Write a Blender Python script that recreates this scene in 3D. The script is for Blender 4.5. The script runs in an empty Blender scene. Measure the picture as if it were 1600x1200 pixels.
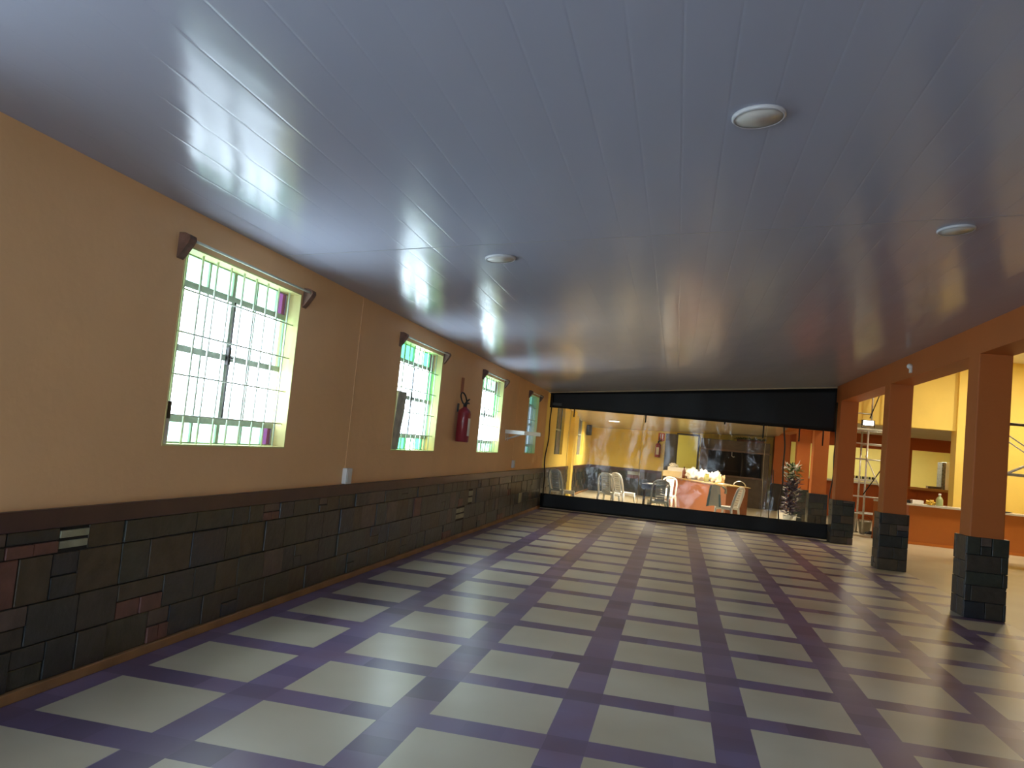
import bpy, bmesh, math, random
from mathutils import Vector, Matrix
random.seed(7)
scene = bpy.context.scene
COL = scene.collection
PI = math.pi

# ------------------------------------------------------------------ helpers
def srgb(r, g, b):
    f = lambda c: (c/255/12.92) if c/255 <= 0.04045 else ((c/255+0.055)/1.055)**2.4
    return (f(r), f(g), f(b), 1.0)

def mat(name, col, rough=0.5, metal=0.0, spec=0.5, bump=0.0, bscale=30.0, var=0.0, vscale=6.0, emit=None, estr=0.0):
    m = bpy.data.materials.new(name); m.use_nodes = True
    nt = m.node_tree; N = nt.nodes; L = nt.links
    b = N['Principled BSDF']
    b.inputs['Base Color'].default_value = col
    b.inputs['Roughness'].default_value = rough
    b.inputs['Metallic'].default_value = metal
    b.inputs['Specular IOR Level'].default_value = spec
    tc = N.new('ShaderNodeTexCoord')
    nz = N.new('ShaderNodeTexNoise'); nz.inputs['Scale'].default_value = vscale; nz.inputs['Detail'].default_value = 4
    L.new(tc.outputs['Object'], nz.inputs['Vector'])
    if var > 0:
        mx = N.new('ShaderNodeMixRGB'); mx.blend_type = 'MULTIPLY'; mx.inputs['Fac'].default_value = var
        mx.inputs['Color1'].default_value = col
        rp = N.new('ShaderNodeValToRGB'); rp.color_ramp.elements[0].color = (0.35, 0.35, 0.35, 1); rp.color_ramp.elements[1].color = (1.5, 1.5, 1.5, 1)
        rp.color_ramp.elements[0].position = .3; rp.color_ramp.elements[1].position = .7
        L.new(nz.outputs['Fac'], rp.inputs['Fac']); L.new(rp.outputs['Color'], mx.inputs['Color2'])
        L.new(mx.outputs['Color'], b.inputs['Base Color'])
    if bump > 0:
        n2 = N.new('ShaderNodeTexNoise'); n2.inputs['Scale'].default_value = bscale; n2.inputs['Detail'].default_value = 3
        L.new(tc.outputs['Object'], n2.inputs['Vector'])
        bp = N.new('ShaderNodeBump'); bp.inputs['Strength'].default_value = bump; bp.inputs['Distance'].default_value = .02
        L.new(n2.outputs['Fac'], bp.inputs['Height']); L.new(bp.outputs['Normal'], b.inputs['Normal'])
    if emit is not None:
        b.inputs['Emission Color'].default_value = emit; b.inputs['Emission Strength'].default_value = estr
    return m

def glass_mat(name, tint, gloss=0.06, rough=0.05):
    m = bpy.data.materials.new(name); m.use_nodes = True
    nt = m.node_tree; N = nt.nodes; L = nt.links
    N.remove(N['Principled BSDF']); out = N['Material Output']
    t = N.new('ShaderNodeBsdfTransparent'); t.inputs['Color'].default_value = tint
    g = N.new('ShaderNodeBsdfGlossy'); g.inputs['Roughness'].default_value = rough
    mx = N.new('ShaderNodeMixShader'); mx.inputs['Fac'].default_value = gloss
    L.new(t.outputs[0], mx.inputs[1]); L.new(g.outputs[0], mx.inputs[2]); L.new(mx.outputs[0], out.inputs['Surface'])
    return m

class MB:
    def __init__(s): s.bm = bmesh.new(); s.mi = 0
    def box(s, x0, x1, y0, y1, z0, z1, mi=0, bev=0.0, M=None):
        vs = [s.bm.verts.new((x, y, z)) for x in (x0, x1) for y in (y0, y1) for z in (z0, z1)]
        q = [(0,1,3,2),(4,6,7,5),(0,4,5,1),(2,3,7,6),(0,2,6,4),(1,5,7,3)]
        fs = [s.bm.faces.new([vs[i] for i in f]) for f in q]
        for f in fs: f.material_index = mi
        if bev > 0:
            es = list({e for f in fs for e in f.edges})
            r = bmesh.ops.bevel(s.bm, geom=es, offset=bev, segments=2, profile=.6, affect='EDGES')
            vs = list({v for f in r['faces'] for v in f.verts} | {v for v in vs if v.is_valid})
            for f in r['faces']: f.material_index = mi
            for v in vs:
                for f in v.link_faces: f.material_index = mi
        if M is not None:
            for v in vs:
                if v.is_valid: v.co = M @ v.co
        return s
    def tube(s, pts, r, seg=8, mi=0, cap=True, flat=1.0):
        pts = [Vector(p) for p in pts]; n = len(pts)
        rs = r if isinstance(r, (list, tuple)) else [r]*n
        rings = []; ref = None
        for i, p in enumerate(pts):
            d = (pts[min(i+1, n-1)] - pts[max(i-1, 0)]).normalized()
            if ref is None: ref = Vector((0,0,1)) if abs(d.z) < .9 else Vector((1,0,0))
            a = d.cross(ref).normalized(); b = a.cross(d).normalized(); ref = b
            rings.append([s.bm.verts.new(p + (a*math.cos(t)*rs[i] + b*math.sin(t)*rs[i]*flat)) for t in [2*PI*k/seg for k in range(seg)]])
        for i in range(n-1):
            for k in range(seg):
                f = s.bm.faces.new((rings[i][k], rings[i][(k+1)%seg], rings[i+1][(k+1)%seg], rings[i+1][k])); f.smooth = True; f.material_index = mi
        if cap:
            for rg in (rings[0][::-1], rings[-1]):
                f = s.bm.faces.new(rg); f.material_index = mi
        return s
    def lathe(s, prof, c=(0,0,0), seg=24, mi=0, M=None):
        c = Vector(c); rings = []; vs = []
        for r, z in prof:
            if r < 1e-5: rg = [s.bm.verts.new((0,0,z))]
            else: rg = [s.bm.verts.new((r*math.cos(2*PI*k/seg), r*math.sin(2*PI*k/seg), z)) for k in range(seg)]
            rings.append(rg); vs += rg
        for a, b in zip(rings, rings[1:]):
            for k in range(seg):
                k2 = (k+1) % seg
                if len(a) == 1 and len(b) == 1: continue
                if len(a) == 1: f = s.bm.faces.new((a[0], b[k2], b[k]))
                elif len(b) == 1: f = s.bm.faces.new((a[k], a[k2], b[0]))
                else: f = s.bm.faces.new((a[k], a[k2], b[k2], b[k]))
                f.smooth = True; f.material_index = mi
        for v in vs: v.co = (M @ v.co if M is not None else v.co) + c
        return s
    def prism(s, poly, off, mi=0):
        # poly: list of 3D points, off: extrusion vector
        off = Vector(off); a = [s.bm.verts.new(p) for p in poly]; b = [s.bm.verts.new(Vector(p)+off) for p in poly]; n = len(poly)
        fs = [s.bm.faces.new(a[::-1]), s.bm.faces.new(b)]
        for i in range(n): fs.append(s.bm.faces.new((a[i], a[(i+1)%n], b[(i+1)%n], b[i])))
        for f in fs: f.material_index = mi
        return s
    def quad(s, pts, mi=0):
        f = s.bm.faces.new([s.bm.verts.new(p) for p in pts]); f.material_index = mi; return s
    def blob(s, c, r, amp=.25, seed=0, mi=0, sub=2, noise=3.0, zmin=-9):
        from mathutils import noise as nz
        res = bmesh.ops.create_icosphere(s.bm, subdivisions=sub, radius=1.0)
        for v in res['verts']:
            k = 1 + amp*nz.noise(v.co*noise + Vector((seed*3.1, seed*1.7, seed)))*1.8
            v.co = Vector((v.co.x*r[0]*k, v.co.y*r[1]*k, v.co.z*r[2]*k)) + Vector(c); v.co.z = max(v.co.z, zmin)
            for f in v.link_faces: f.material_index = mi
        return s
    def build(s, name, mats, parent=None, smooth=False):
        root = parent
        while root is not None and root.parent is not None: root = root.parent
        if root is not None:
            for v in s.bm.verts: v.co -= root.location
        bmesh.ops.recalc_face_normals(s.bm, faces=s.bm.faces[:])
        if smooth:
            for f in s.bm.faces: f.smooth = True
        me = bpy.data.meshes.new(name); s.bm.to_mesh(me); s.bm.free()
        for m in (mats if isinstance(mats, (list, tuple)) else [mats]): me.materials.append(m)
        o = bpy.data.objects.new(name, me); COL.objects.link(o)
        if parent is not None: o.parent = parent
        return o

def tag(o, label=None, cat=None, group=None, kind=None):
    if label: o['label'] = label
    if cat: o['category'] = cat
    if group: o['group'] = group
    if kind: o['kind'] = kind
    return o
def thing(name, loc, label, cat, group=None):
    o = bpy.data.objects.new(name, None); o.empty_display_size = .1; o.location = loc; COL.objects.link(o)
    return tag(o, label, cat, group)
def struct(o, label=None, cat=None):
    o['kind'] = 'structure'
    if label: o['label'] = label
    if cat: o['category'] = cat
    return o
def copy_tree(o, parent=None):
    c = o.copy(); COL.objects.link(c)
    if parent is not None: c.parent = parent
    for ch in list(o.children): copy_tree(ch, c)
    return c

# ------------------------------------------------------------------ materials
def paint(name, col, rough=.55):
    m = mat(name, col, rough, bump=.12, bscale=14, var=.08, vscale=1.2, spec=.35); return m
ORANGE = paint('orange_wall_paint', srgb(240, 194, 142))
DEEP = paint('deep_orange_paint', srgb(188, 106, 50))
YELLOW = paint('yellow_wall_paint', srgb(242, 214, 112))
LIME = paint('pale_lime_paint', srgb(228, 224, 142))
CREAMP = paint('cream_reveal_paint', srgb(226, 214, 150))
SOFFIT = paint('beige_soffit_paint', srgb(190, 180, 160))
BROWNP = paint('burnt_orange_paint', srgb(172, 84, 32))
WHITEC = paint('white_ceiling_paint', srgb(225, 220, 205))
BLACKV = mat('black_vinyl', srgb(21, 22, 23), .5, bump=.25, bscale=2.2, spec=.3)
DARKEDGE = mat('dark_brown_edging', srgb(36, 27, 20), .5)
PVCW = mat('white_plastic', srgb(232, 232, 228), .35, bump=.02, bscale=10)
PVCG = mat('pale_grey_plastic', srgb(220, 224, 220), .35, bump=.02, bscale=10)
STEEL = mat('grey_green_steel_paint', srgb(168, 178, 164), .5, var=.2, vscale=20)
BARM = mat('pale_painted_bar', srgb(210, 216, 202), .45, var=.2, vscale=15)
WOODD = mat('dark_carved_wood', srgb(112, 80, 66), .6, var=.5, vscale=18, bump=.2, bscale=40)
WOODG = mat('weathered_grey_board', srgb(186, 186, 170), .7, var=.4, vscale=10)
GALV = mat('galvanised_tube', srgb(196, 194, 186), .35, metal=.6, var=.3, vscale=12)
DARKM = mat('dark_steel', srgb(50, 46, 44), .45, metal=.5, var=.2, vscale=10)
REDX = mat('extinguisher_red', srgb(142, 44, 54), .3, var=.1)
BLACKR = mat('black_rubber', srgb(28, 28, 28), .5, var=.1)
LABELM = mat('white_label', srgb(226, 220, 210), .5, var=.1, vscale=40)
MAROON = mat('maroon_cap_band', srgb(68, 44, 46), .35, var=.25, vscale=5, bump=.08, bscale=8)
TANB = mat('tan_skirting', srgb(150, 112, 72), .6, var=.4, vscale=4, bump=.1, bscale=20)
TERRA = mat('glossy_terracotta_laminate', srgb(150, 92, 62), .35, var=.12, vscale=2)
COUNTER = mat('speckled_white_stone_top', srgb(214, 210, 200), .2, var=.15, vscale=60)
GRILLS = mat('dark_brown_stone', srgb(92, 82, 70), .5, var=.3, vscale=7, bump=.15, bscale=12)
SOOT = mat('soot_black', srgb(34, 30, 27), .7, var=.3, vscale=5)
GREYDOOR = mat('slate_grey_door', srgb(92, 92, 90), .45, var=.1)
CARD = mat('cream_cardboard', srgb(226, 206, 160), .7, var=.15)
PAPER = mat('white_paper', srgb(240, 236, 226), .6, bump=.3, bscale=20)
BAGW = mat('white_plastic_bag', srgb(238, 234, 226), .4, bump=.6, bscale=14)
OLIVE = mat('olive_green_glass', srgb(146, 142, 62), .2)
BROWNG = mat('brown_glass', srgb(110, 58, 34), .25)
CREAMOBJ = mat('cream_ceramic', srgb(226, 200, 160), .5, bump=.3, bscale=25)
BLUED = mat('dark_blue_cloth', srgb(40, 44, 74), .6, var=.3, vscale=12)
BLUEL = mat('grey_blue_cloth', srgb(140, 172, 186), .7, var=.2, vscale=12)
TABLEM = mat('grey_table_top', srgb(94, 84, 84), .35, var=.1)
LEAF = mat('leaf_green', srgb(70, 100, 52), .4, var=.5, vscale=10)
TINSEL = mat('purple_grey_leaf', srgb(92, 82, 104), .3, var=.8, vscale=30)
SILVERL = mat('silver_white_leaf', srgb(214, 214, 206), .3)
ORANGEP = mat('bright_orange_plastic', srgb(214, 82, 40), .4)
BUCKETM = mat('translucent_grey_plastic', srgb(140, 134, 118), .4, var=.15)
YELLOWB = mat('yellow_packet', srgb(214, 178, 66), .5, var=.3, vscale=30)
LAMPON = mat('lit_lamp_face', (1, .95, .8, 1), .4, emit=(1, .9, .7, 1), estr=7)
LAMPOFF = mat('unlit_lamp_diffuser', srgb(206, 202, 196), .35, var=.05)
RIM = mat('lamp_white_rim', srgb(196, 196, 200), .35)
VALHEM = mat('cream_hem', srgb(176, 160, 128), .5, var=.2)
LCD = mat('pale_screen', srgb(214, 222, 226), .3)

# --- glossy PVC board ceiling (boards run along Y)
def ceiling_mat(name, col, rough):
    m = bpy.data.materials.new(name); m.use_nodes = True
    nt = m.node_tree; N = nt.nodes; L = nt.links; b = N['Principled BSDF']
    b.inputs['Base Color'].default_value = col; b.inputs['Roughness'].default_value = rough
    b.inputs['IOR'].default_value = 1.42; b.inputs['Specular IOR Level'].default_value = .22
    tc = N.new('ShaderNodeTexCoord'); sx = N.new('ShaderNodeSeparateXYZ'); L.new(tc.outputs['Object'], sx.inputs[0])
    mu = N.new('ShaderNodeMath'); mu.operation = 'MULTIPLY'; mu.inputs[1].default_value = 1/.2; L.new(sx.outputs['X'], mu.inputs[0])
    fr = N.new('ShaderNodeMath'); fr.operation = 'FRACT'; L.new(mu.outputs[0], fr.inputs[0])
    rp = N.new('ShaderNodeValToRGB'); e = rp.color_ramp.elements
    e[0].position = 0; e[0].color = (0,0,0,1); e[1].position = .05; e[1].color = (1,1,1,1)
    n1 = e.new(.96); n1.color = (1,1,1,1); n2 = e.new(1.0); n2.color = (.2,.2,.2,1)
    L.new(fr.outputs[0], rp.inputs[0])
    b1 = N.new('ShaderNodeBump'); b1.inputs['Strength'].default_value = .14; b1.inputs['Distance'].default_value = .004
    L.new(rp.outputs[0], b1.inputs['Height'])
    mp = N.new('ShaderNodeMapping'); mp.inputs['Scale'].default_value = (1.7, .55, 1); L.new(tc.outputs['Object'], mp.inputs[0])
    nz = N.new('ShaderNodeTexNoise'); nz.inputs['Scale'].default_value = 1.0; nz.inputs['Detail'].default_value = 2.5; L.new(mp.outputs[0], nz.inputs['Vector'])
    b2 = N.new('ShaderNodeBump'); b2.inputs['Strength'].default_value = .5; b2.inputs['Distance'].default_value = .03
    L.new(nz.outputs['Fac'], b2.inputs['Height']); L.new(b1.outputs['Normal'], b2.inputs['Normal'])
    L.new(b2.outputs['Normal'], b.inputs['Normal'])
    return m
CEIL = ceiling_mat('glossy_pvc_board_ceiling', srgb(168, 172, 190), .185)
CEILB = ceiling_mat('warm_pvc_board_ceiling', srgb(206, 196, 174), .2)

# --- tiled floor
def floor_mat():
    m = bpy.data.materials.new('cream_and_purple_tile_floor'); m.use_nodes = True
    nt = m.node_tree; N = nt.nodes; L = nt.links; b = N['Principled BSDF']
    tc = N.new('ShaderNodeTexCoord'); s = N.new('ShaderNodeSeparateXYZ')
    wn = N.new('ShaderNodeTexNoise'); wn.inputs['Scale'].default_value = 9; L.new(tc.outputs['Object'], wn.inputs['Vector'])
    L.new(tc.outputs['Object'], s.inputs[0])
    def M(op, a, bv=None, c=None):
        n = N.new('ShaderNodeMath'); n.operation = op
        for i, v in enumerate((a, bv, c)):
            if v is None: continue
            if isinstance(v, (int, float)): n.inputs[i].default_value = v
            else: L.new(v, n.inputs[i])
        return n.outputs[0]
    def mask(sock, off, pitch, size):
        f = M('FRACT', M('DIVIDE', M('SUBTRACT', sock, off), pitch))
        return M('LESS_THAN', f, size/pitch)
    cm = M('MULTIPLY', mask(s.outputs['X'], .19, .86, .64), mask(s.outputs['Y'], 3.42, .845, .63))
    plain = M('MAXIMUM', M('GREATER_THAN', s.outputs['Y'], 18.85), M('GREATER_THAN', s.outputs['X'], 6.85))
    def ramp(c1, c2, scale, det=5):
        n = N.new('ShaderNodeTexNoise'); n.inputs['Scale'].default_value = scale; n.inputs['Detail'].default_value = det
        L.new(tc.outputs['Object'], n.inputs['Vector'])
        r = N.new('ShaderNodeValToRGB'); r.color_ramp.elements[0].position = .2; r.color_ramp.elements[1].position = .8; n.inputs['Roughness'].default_value = .4
        r.color_ramp.elements[0].color = c1; r.color_ramp.elements[1].color = c2
        L.new(n.outputs['Fac'], r.inputs[0]); return r.outputs[0]
    cream = ramp(srgb(194, 186, 166), srgb(212, 206, 188), 1.6, 3)
    pur = ramp(srgb(116, 94, 118), srgb(120, 112, 148), 2.6, 3)
    pl = ramp(srgb(176, 164, 136), srgb(194, 184, 158), 1.2, 3)
    # small tile joints
    def mixc(f, a, c):
        n = N.new('ShaderNodeMixRGB'); L.new(f, n.inputs[0]); L.new(a, n.inputs[1]); L.new(c, n.inputs[2]); return n.outputs[0]
    # every small square tile of the bands has its own tone
    def cell(sock, off, size): return M('FLOOR', M('DIVIDE', M('SUBTRACT', sock, off), size))
    cb = N.new('ShaderNodeCombineXYZ'); L.new(cell(s.outputs['X'], .19, .215), cb.inputs[0]); L.new(cell(s.outputs['Y'], 3.42, .21125), cb.inputs[1])
    wnz = N.new('ShaderNodeTexWhiteNoise'); L.new(cb.outputs[0], wnz.inputs['Vector'])
    tone = N.new('ShaderNodeValToRGB'); te = tone.color_ramp.elements
    te[0].color = (.62, .56, .58, 1); te[1].color = (1.25, 1.2, 1.2, 1); tm = te.new(.5); tm.color = (1.0, .92, 1.0, 1)
    L.new(wnz.outputs['Value'], tone.inputs[0])
    mt = N.new('ShaderNodeMixRGB'); mt.blend_type = 'MULTIPLY'; mt.inputs[0].default_value = .8; L.new(pur, mt.inputs[1]); L.new(tone.outputs[0], mt.inputs[2]); pur = mt.outputs[0]
    st = ramp((.80, .74, .66, 1), (1.06, 1.06, 1.06, 1), .9, 5)
    ms = N.new('ShaderNodeMixRGB'); ms.blend_type = 'MULTIPLY'; ms.inputs[0].default_value = .9; L.new(cream, ms.inputs[1]); L.new(st, ms.inputs[2]); cream = ms.outputs[0]
    c = mixc(plain, mixc(cm, pur, cream), pl)
    L.new(c, b.inputs['Base Color'])
    rn = N.new('ShaderNodeTexNoise'); rn.inputs['Scale'].default_value = 1.8; rn.inputs['Detail'].default_value = 2
    L.new(tc.outputs['Object'], rn.inputs['Vector'])
    mr = N.new('ShaderNodeMapRange'); mr.inputs['To Min'].default_value = .29; mr.inputs['To Max'].default_value = .36
    L.new(rn.outputs['Fac'], mr.inputs['Value']); L.new(mr.outputs[0], b.inputs['Roughness'])
    b.inputs['Specular IOR Level'].default_value = .5
    bp = N.new('ShaderNodeBump'); bp.inputs['Strength'].default_value = .035; bp.inputs['Distance'].default_value = .01
    bn = N.new('ShaderNodeTexNoise'); bn.inputs['Scale'].default_value = 4; L.new(tc.outputs['Object'], bn.inputs['Vector'])
    L.new(bn.outputs['Fac'], bp.inputs['Height']); L.new(bp.outputs['Normal'], b.inputs['Normal'])
    return m
FLOOR = floor_mat()

# --- clear vinyl
def vinyl_mat():
    m = bpy.data.materials.new('clear_vinyl'); m.use_nodes = True
    nt = m.node_tree; N = nt.nodes; L = nt.links
    N.remove(N['Principled BSDF']); out = N['Material Output']
    t = N.new('ShaderNodeBsdfTransparent'); t.inputs['Color'].default_value = (.97, .95, .91, 1)
    g = N.new('ShaderNodeBsdfGlossy'); g.inputs['Roughness'].default_value = .06
    tc = N.new('ShaderNodeTexCoord'); n = N.new('ShaderNodeTexNoise'); n.inputs['Scale'].default_value = 3.5; n.inputs['Detail'].default_value = 4; n.inputs['Distortion'].default_value = .8
    L.new(tc.outputs['Object'], n.inputs['Vector'])
    bp = N.new('ShaderNodeBump'); bp.inputs['Strength'].default_value = .7; bp.inputs['Distance'].default_value = .02
    L.new(n.outputs['Fac'], bp.inputs['Height']); L.new(bp.outputs['Normal'], g.inputs['Normal'])
    fr = N.new('ShaderNodeFresnel'); fr.inputs['IOR'].default_value = 1.36; L.new(bp.outputs['Normal'], fr.inputs['Normal'])
    mx = N.new('ShaderNodeMixShader'); L.new(fr.outputs[0], mx.inputs[0]); L.new(t.outputs[0], mx.inputs[1]); L.new(g.outputs[0], mx.inputs[2])
    L.new(mx.outputs[0], out.inputs['Surface'])
    return m
VINYL = vinyl_mat()

STONES = [mat('slate_%d' % i, c, r, var=.45, vscale=9, bump=.3, bscale=14) for i, (c, r) in enumerate([
    (srgb(46, 52, 48), .38), (srgb(40, 44, 46), .36), (srgb(60, 58, 48), .42), (srgb(70, 60, 46), .45),
    (srgb(34, 40, 50), .35), (srgb(54, 50, 46), .4), (srgb(104, 68, 60), .45), (srgb(150, 150, 124), .5), (srgb(86, 72, 66), .42)])]
MORTAR = mat('dark_mortar', srgb(30, 29, 27), .8)

# ------------------------------------------------------------------ camera
F_PX, YAW, PITCH, ROLL, CX, CZ = 1249.55, .21006, .07093, .09598, 3.0978, 1.5
fw = Vector((-math.sin(YAW)*math.cos(PITCH), math.cos(YAW)*math.cos(PITCH), math.sin(PITCH)))
r0 = Vector((math.cos(YAW), math.sin(YAW), 0)); u0 = r0.cross(fw)
rr = r0*math.cos(ROLL) + u0*math.sin(ROLL); uu = -r0*math.sin(ROLL) + u0*math.cos(ROLL)
cam = bpy.data.cameras.new('camera'); co = bpy.data.objects.new('camera', cam); COL.objects.link(co)
cam.sensor_fit = 'HORIZONTAL'; cam.sensor_width = 36; cam.lens = 36*F_PX/1600; cam.clip_start = .05
Mx = Matrix((rr, uu, -fw)).transposed().to_4x4(); Mx.translation = (CX, 0, CZ); co.matrix_world = Mx
scene.camera = co

# ------------------------------------------------------------------ shell
YF, YB = -5.0, 29.3          # wall behind the camera, far wall
YC = 18.8                    # clear curtain
SL = .0985; Z0 = 2.755       # sloping ceiling over the hall
XB = 6.46                    # beam near face
BX = 13.5                    # bay right wall
def zc(x): return Z0 + SL*x

struct(MB().box(-.3, BX+.3, YF-.3, 32.6, -.2, 0).build('floor', FLOOR))

# hall ceiling: thick sloped slab
mb = MB(); n = 1
mb.prism([(-.3, YF-.3, zc(-.3)), (XB+.01, YF-.3, zc(XB+.01)), (XB+.01, YF-.3, zc(XB)+.15), (-.3, YF-.3, zc(-.3)+.15)], (0, YC+.1-YF+.3, 0))
struct(mb.build('ceiling', CEIL))
# back room ceiling drops towards the far wall
def zb(x, y): return (2.74 + SL*x)*(1-(y-YC)/(YB-YC)) + (2.28 + .035*x)*((y-YC)/(YB-YC))
mb = MB(); y0 = YC+.1; g = []
nx, ny = 6, 10
top = [[mb.bm.verts.new((-.3+(XB+.3)*i/nx, y0+(YB-y0)*j/ny, zb(-.3+(XB+.3)*i/nx, y0+(YB-y0)*j/ny))) for i in range(nx+1)] for j in range(ny+1)]
for j in range(ny):
    for i in range(nx): mb.bm.faces.new((top[j][i], top[j][i+1], top[j+1][i+1], top[j+1][i]))
ob = mb.build('ceiling', CEILB); sd = ob.modifiers.new('thickness', 'SOLIDIFY'); sd.thickness = .12; sd.offset = 1
# make sure thickness grows upward
me = ob.data
if me.polygons[0].normal.z > 0: sd.offset = 1
else: sd.offset = -1
struct(ob)
struct(MB().box(XB+.3, BX+.3, YF-.3, 23.3, 4.78, 4.95).build('ceiling', WHITEC))      # bay ceiling
struct(MB().box(XB+.36, BX+.3, 23.3, YB, 2.9, 3.05).build('ceiling', SOFFIT))          # soffit above the far bar area
struct(MB().box(-.3, BX+.3, YB+.3, 32.6, 2.95, 3.1).build('ceiling', WHITEC))          # kitchen ceiling

# windows on the left wall: (y0, y1)
NZ0, NZ1 = 1.265, 2.53
WIN = [(4.40, 5.98), (8.44, 10.05), (12.32, 13.88), (16.40, 17.62)]
WIN_UNSEEN = [(.40, 1.98), (-3.6, -2.02)]
WBACK = [(20.5, 21.95), (25.2, 26.7)]
mb = MB(); ys = sorted(WIN + WIN_UNSEEN + WBACK); y = YF-.3
for a, b_ in ys:
    k = 1 if a > YC else 0
    if y < YC < a: mb.box(-.16, 0, y, YC, 0, 3.1, 0); y = YC
    mb.box(-.16, 0, y, a, 0, 3.1, k); mb.box(-.16, 0, a, b_, 0, NZ0, k); mb.box(-.16, 0, a, b_, NZ1, 3.1, k); y = b_
mb.box(-.16, 0, y, YB+.3, 0, 3.1, 1)
struct(mb.build('wall_left', [ORANGE, YELLOW]))
# behind the camera, right, far walls
struct(MB().box(0, .3, YF-.3, YF, 0, 5).box(3.5, BX, YF-.3, YF, 0, 5).box(.3, 3.5, YF-.3, YF, 2.65, 5).build('wall_front', ORANGE))  # front wall opening added for the daylight doors
struct(MB().box(BX, BX+.3, YF-.3, 32.6, 0, 5).build('wall_right', YELLOW))
# far wall with doorway and two pass-throughs
DOORX = (3.07, 3.83); P1 = (6.95, 9.95); P2 = (10.85, 12.22)
mb = MB()
mb.box(0, 2.63, YB, YB+.3, 0, 3.1, 0); mb.box(2.63, 3.07, YB, YB+.3, 0, 3.1, 0); mb.box(3.07, 3.83, YB, YB+.3, 2.32, 3.1, 0)
mb.box(3.83, 6.9, YB, YB+.3, 0, 3.1, 0)
mb.box(6.9, P1[0], YB, YB+.3, 0, 3.1, 1)
for (a, b_) in (P1, P2):
    mb.box(a, b_, YB, YB+.3, 0, 1.26, 1); mb.box(a, b_, YB, YB+.3, 2.42 if a < 10 else 2.5, 3.1, 1)
mb.box(P1[1], 10.15, YB, YB+.3, 0, 3.1, 2); mb.box(10.15, P2[0], YB, YB+.3, 0, 3.1, 1)
mb.box(P2[1], BX, YB, YB+.3, 0, 3.1, 2)
struct(mb.build('wall_back', [paint('ochre_wall_paint', srgb(232, 206, 104)), BROWNP, YELLOW]))
# kitchen behind
struct(MB().box(0, BX, 32.3, 32.6, 0, 3.1).box(-.3, 0, YB+.3, 32.6, 0, 3.1).build('wall_kitchen', LIME))
# upper yellow wall over the bar, right wall segment beside the opening
mb = MB(); mb.box(XB+.36, 10.2, 23.0, 23.3, 2.88, 4.8); mb.box(10.2, BX, 23.0, 23.3, 0, 4.8)
mb.box(10.2, 10.62, 22.88, 23.0, 0, 4.8)
mb.box(12.6, 12.7, 23.3, YB, 0, 2.9)
struct(mb.build('wall_upper', YELLOW))
# beam over the pillars and the wall above it on the bay side
mb = MB(); mb.box(XB, XB+.36, YF, YC+.1, 3.04, 4.8); mb.box(XB, XB+.36, YC+.1, YB, 2.62, 4.8)
struct(mb.build('trim_1', DEEP))
# transverse joint strip on the ceiling
mb = MB(); yj = 5.6
mb.prism([(0, yj-.005, zc(0)-.0015), (XB, yj-.005, zc(XB)-.0015), (XB, yj-.005, zc(XB)+.01), (0, yj-.005, zc(0)+.01)], (0, .010, 0))
struct(mb.build('trim_2', mat('ceiling_joint_strip', srgb(140, 142, 150), .4)))
# skirting and maroon cap band
mb = MB()
for (a, b_) in ((YF, YB),): mb.box(0, .045, a, b_, 0, .055, bev=.006)
struct(mb.build('baseboard_left', TANB))
mb = MB(); mb.box(0, .035, YF, YB, .835, .935, bev=.005); mb.box(.035, 2.62, YB-.035, YB, .835, .935, bev=.005)
struct(mb.build('trim_3', MAROON))

# stone dado
def ashlar(mb, a0, a1, z0, z1, place, rowh=(.17, .24), wid=(.2, .46), rnd=None, accent=True):
    rnd = rnd or random
    z = z0
    while z < z1-.02:
        h = rnd.uniform(*rowh)
        if z1 - (z+h) < .1: h = z1-z
        a = a0 - rnd.uniform(0, .2)
        while a < a1:
            w = rnd.uniform(*wid); lo = max(a, a0); hi = min(a+w, a1); a += w
            if hi-lo < .03: continue
            k = rnd.random() if accent else rnd.uniform(.13, 1); cells = []
            if k < .05 and hi-lo > .2:
                m_ = (lo+hi)/2; cells = [(lo, m_, z, z+h*.5, 6), (m_, hi, z, z+h*.5, 6), (lo, hi, z+h*.5, z+h, None)]
            elif k < .065:
                cells = [(lo, hi, z+h*.12, z+h*.46, 7), (lo, hi, z+h*.54, z+h*.88, 7)]
            elif k < .22 and hi-lo > .26:
                m_ = lo+(hi-lo)*rnd.uniform(.35, .65); cells = [(lo, m_, z, z+h, None), (m_, hi, z, z+h*.5, None), (m_, hi, z+h*.5, z+h, rnd.choice([None, 8]))]
            else: cells = [(lo, hi, z, z+h, None)]
            for (p0, p1, q0, q1, mi) in cells:
                if mi is None: mi = rnd.choices(range(9), [24, 22, 12, 10, 10, 14, 1.5, .6, 4] if accent else [24, 20, 10, 8, 6, 20, 0, 0, 1])[0]
                place(mb, p0+.003, p1-.003, q0+.003, q1-.003, rnd.uniform(.02, .034), mi)
        z += h
mb = MB(); mb.box(0, .016, YF, YB, .05, .84, 9); rs = random.Random(11)
ashlar(mb, YF, YB, .055, .835, lambda m, a, b_, c, d, t, mi: m.box(.008, t, a, b_, c, d, mi, bev=.005), rnd=rs)
mb.box(.02, 2.62, YB-.016, YB, .0, .84, 9)
ashlar(mb, .02, 2.62, 0, .835, lambda m, a, b_, c, d, t, mi: m.box(a, b_, YB-t, YB-.008, c, d, mi, bev=.005), rnd=rs)
struct(mb.build('trim_4', STONES + [MORTAR]))

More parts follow.
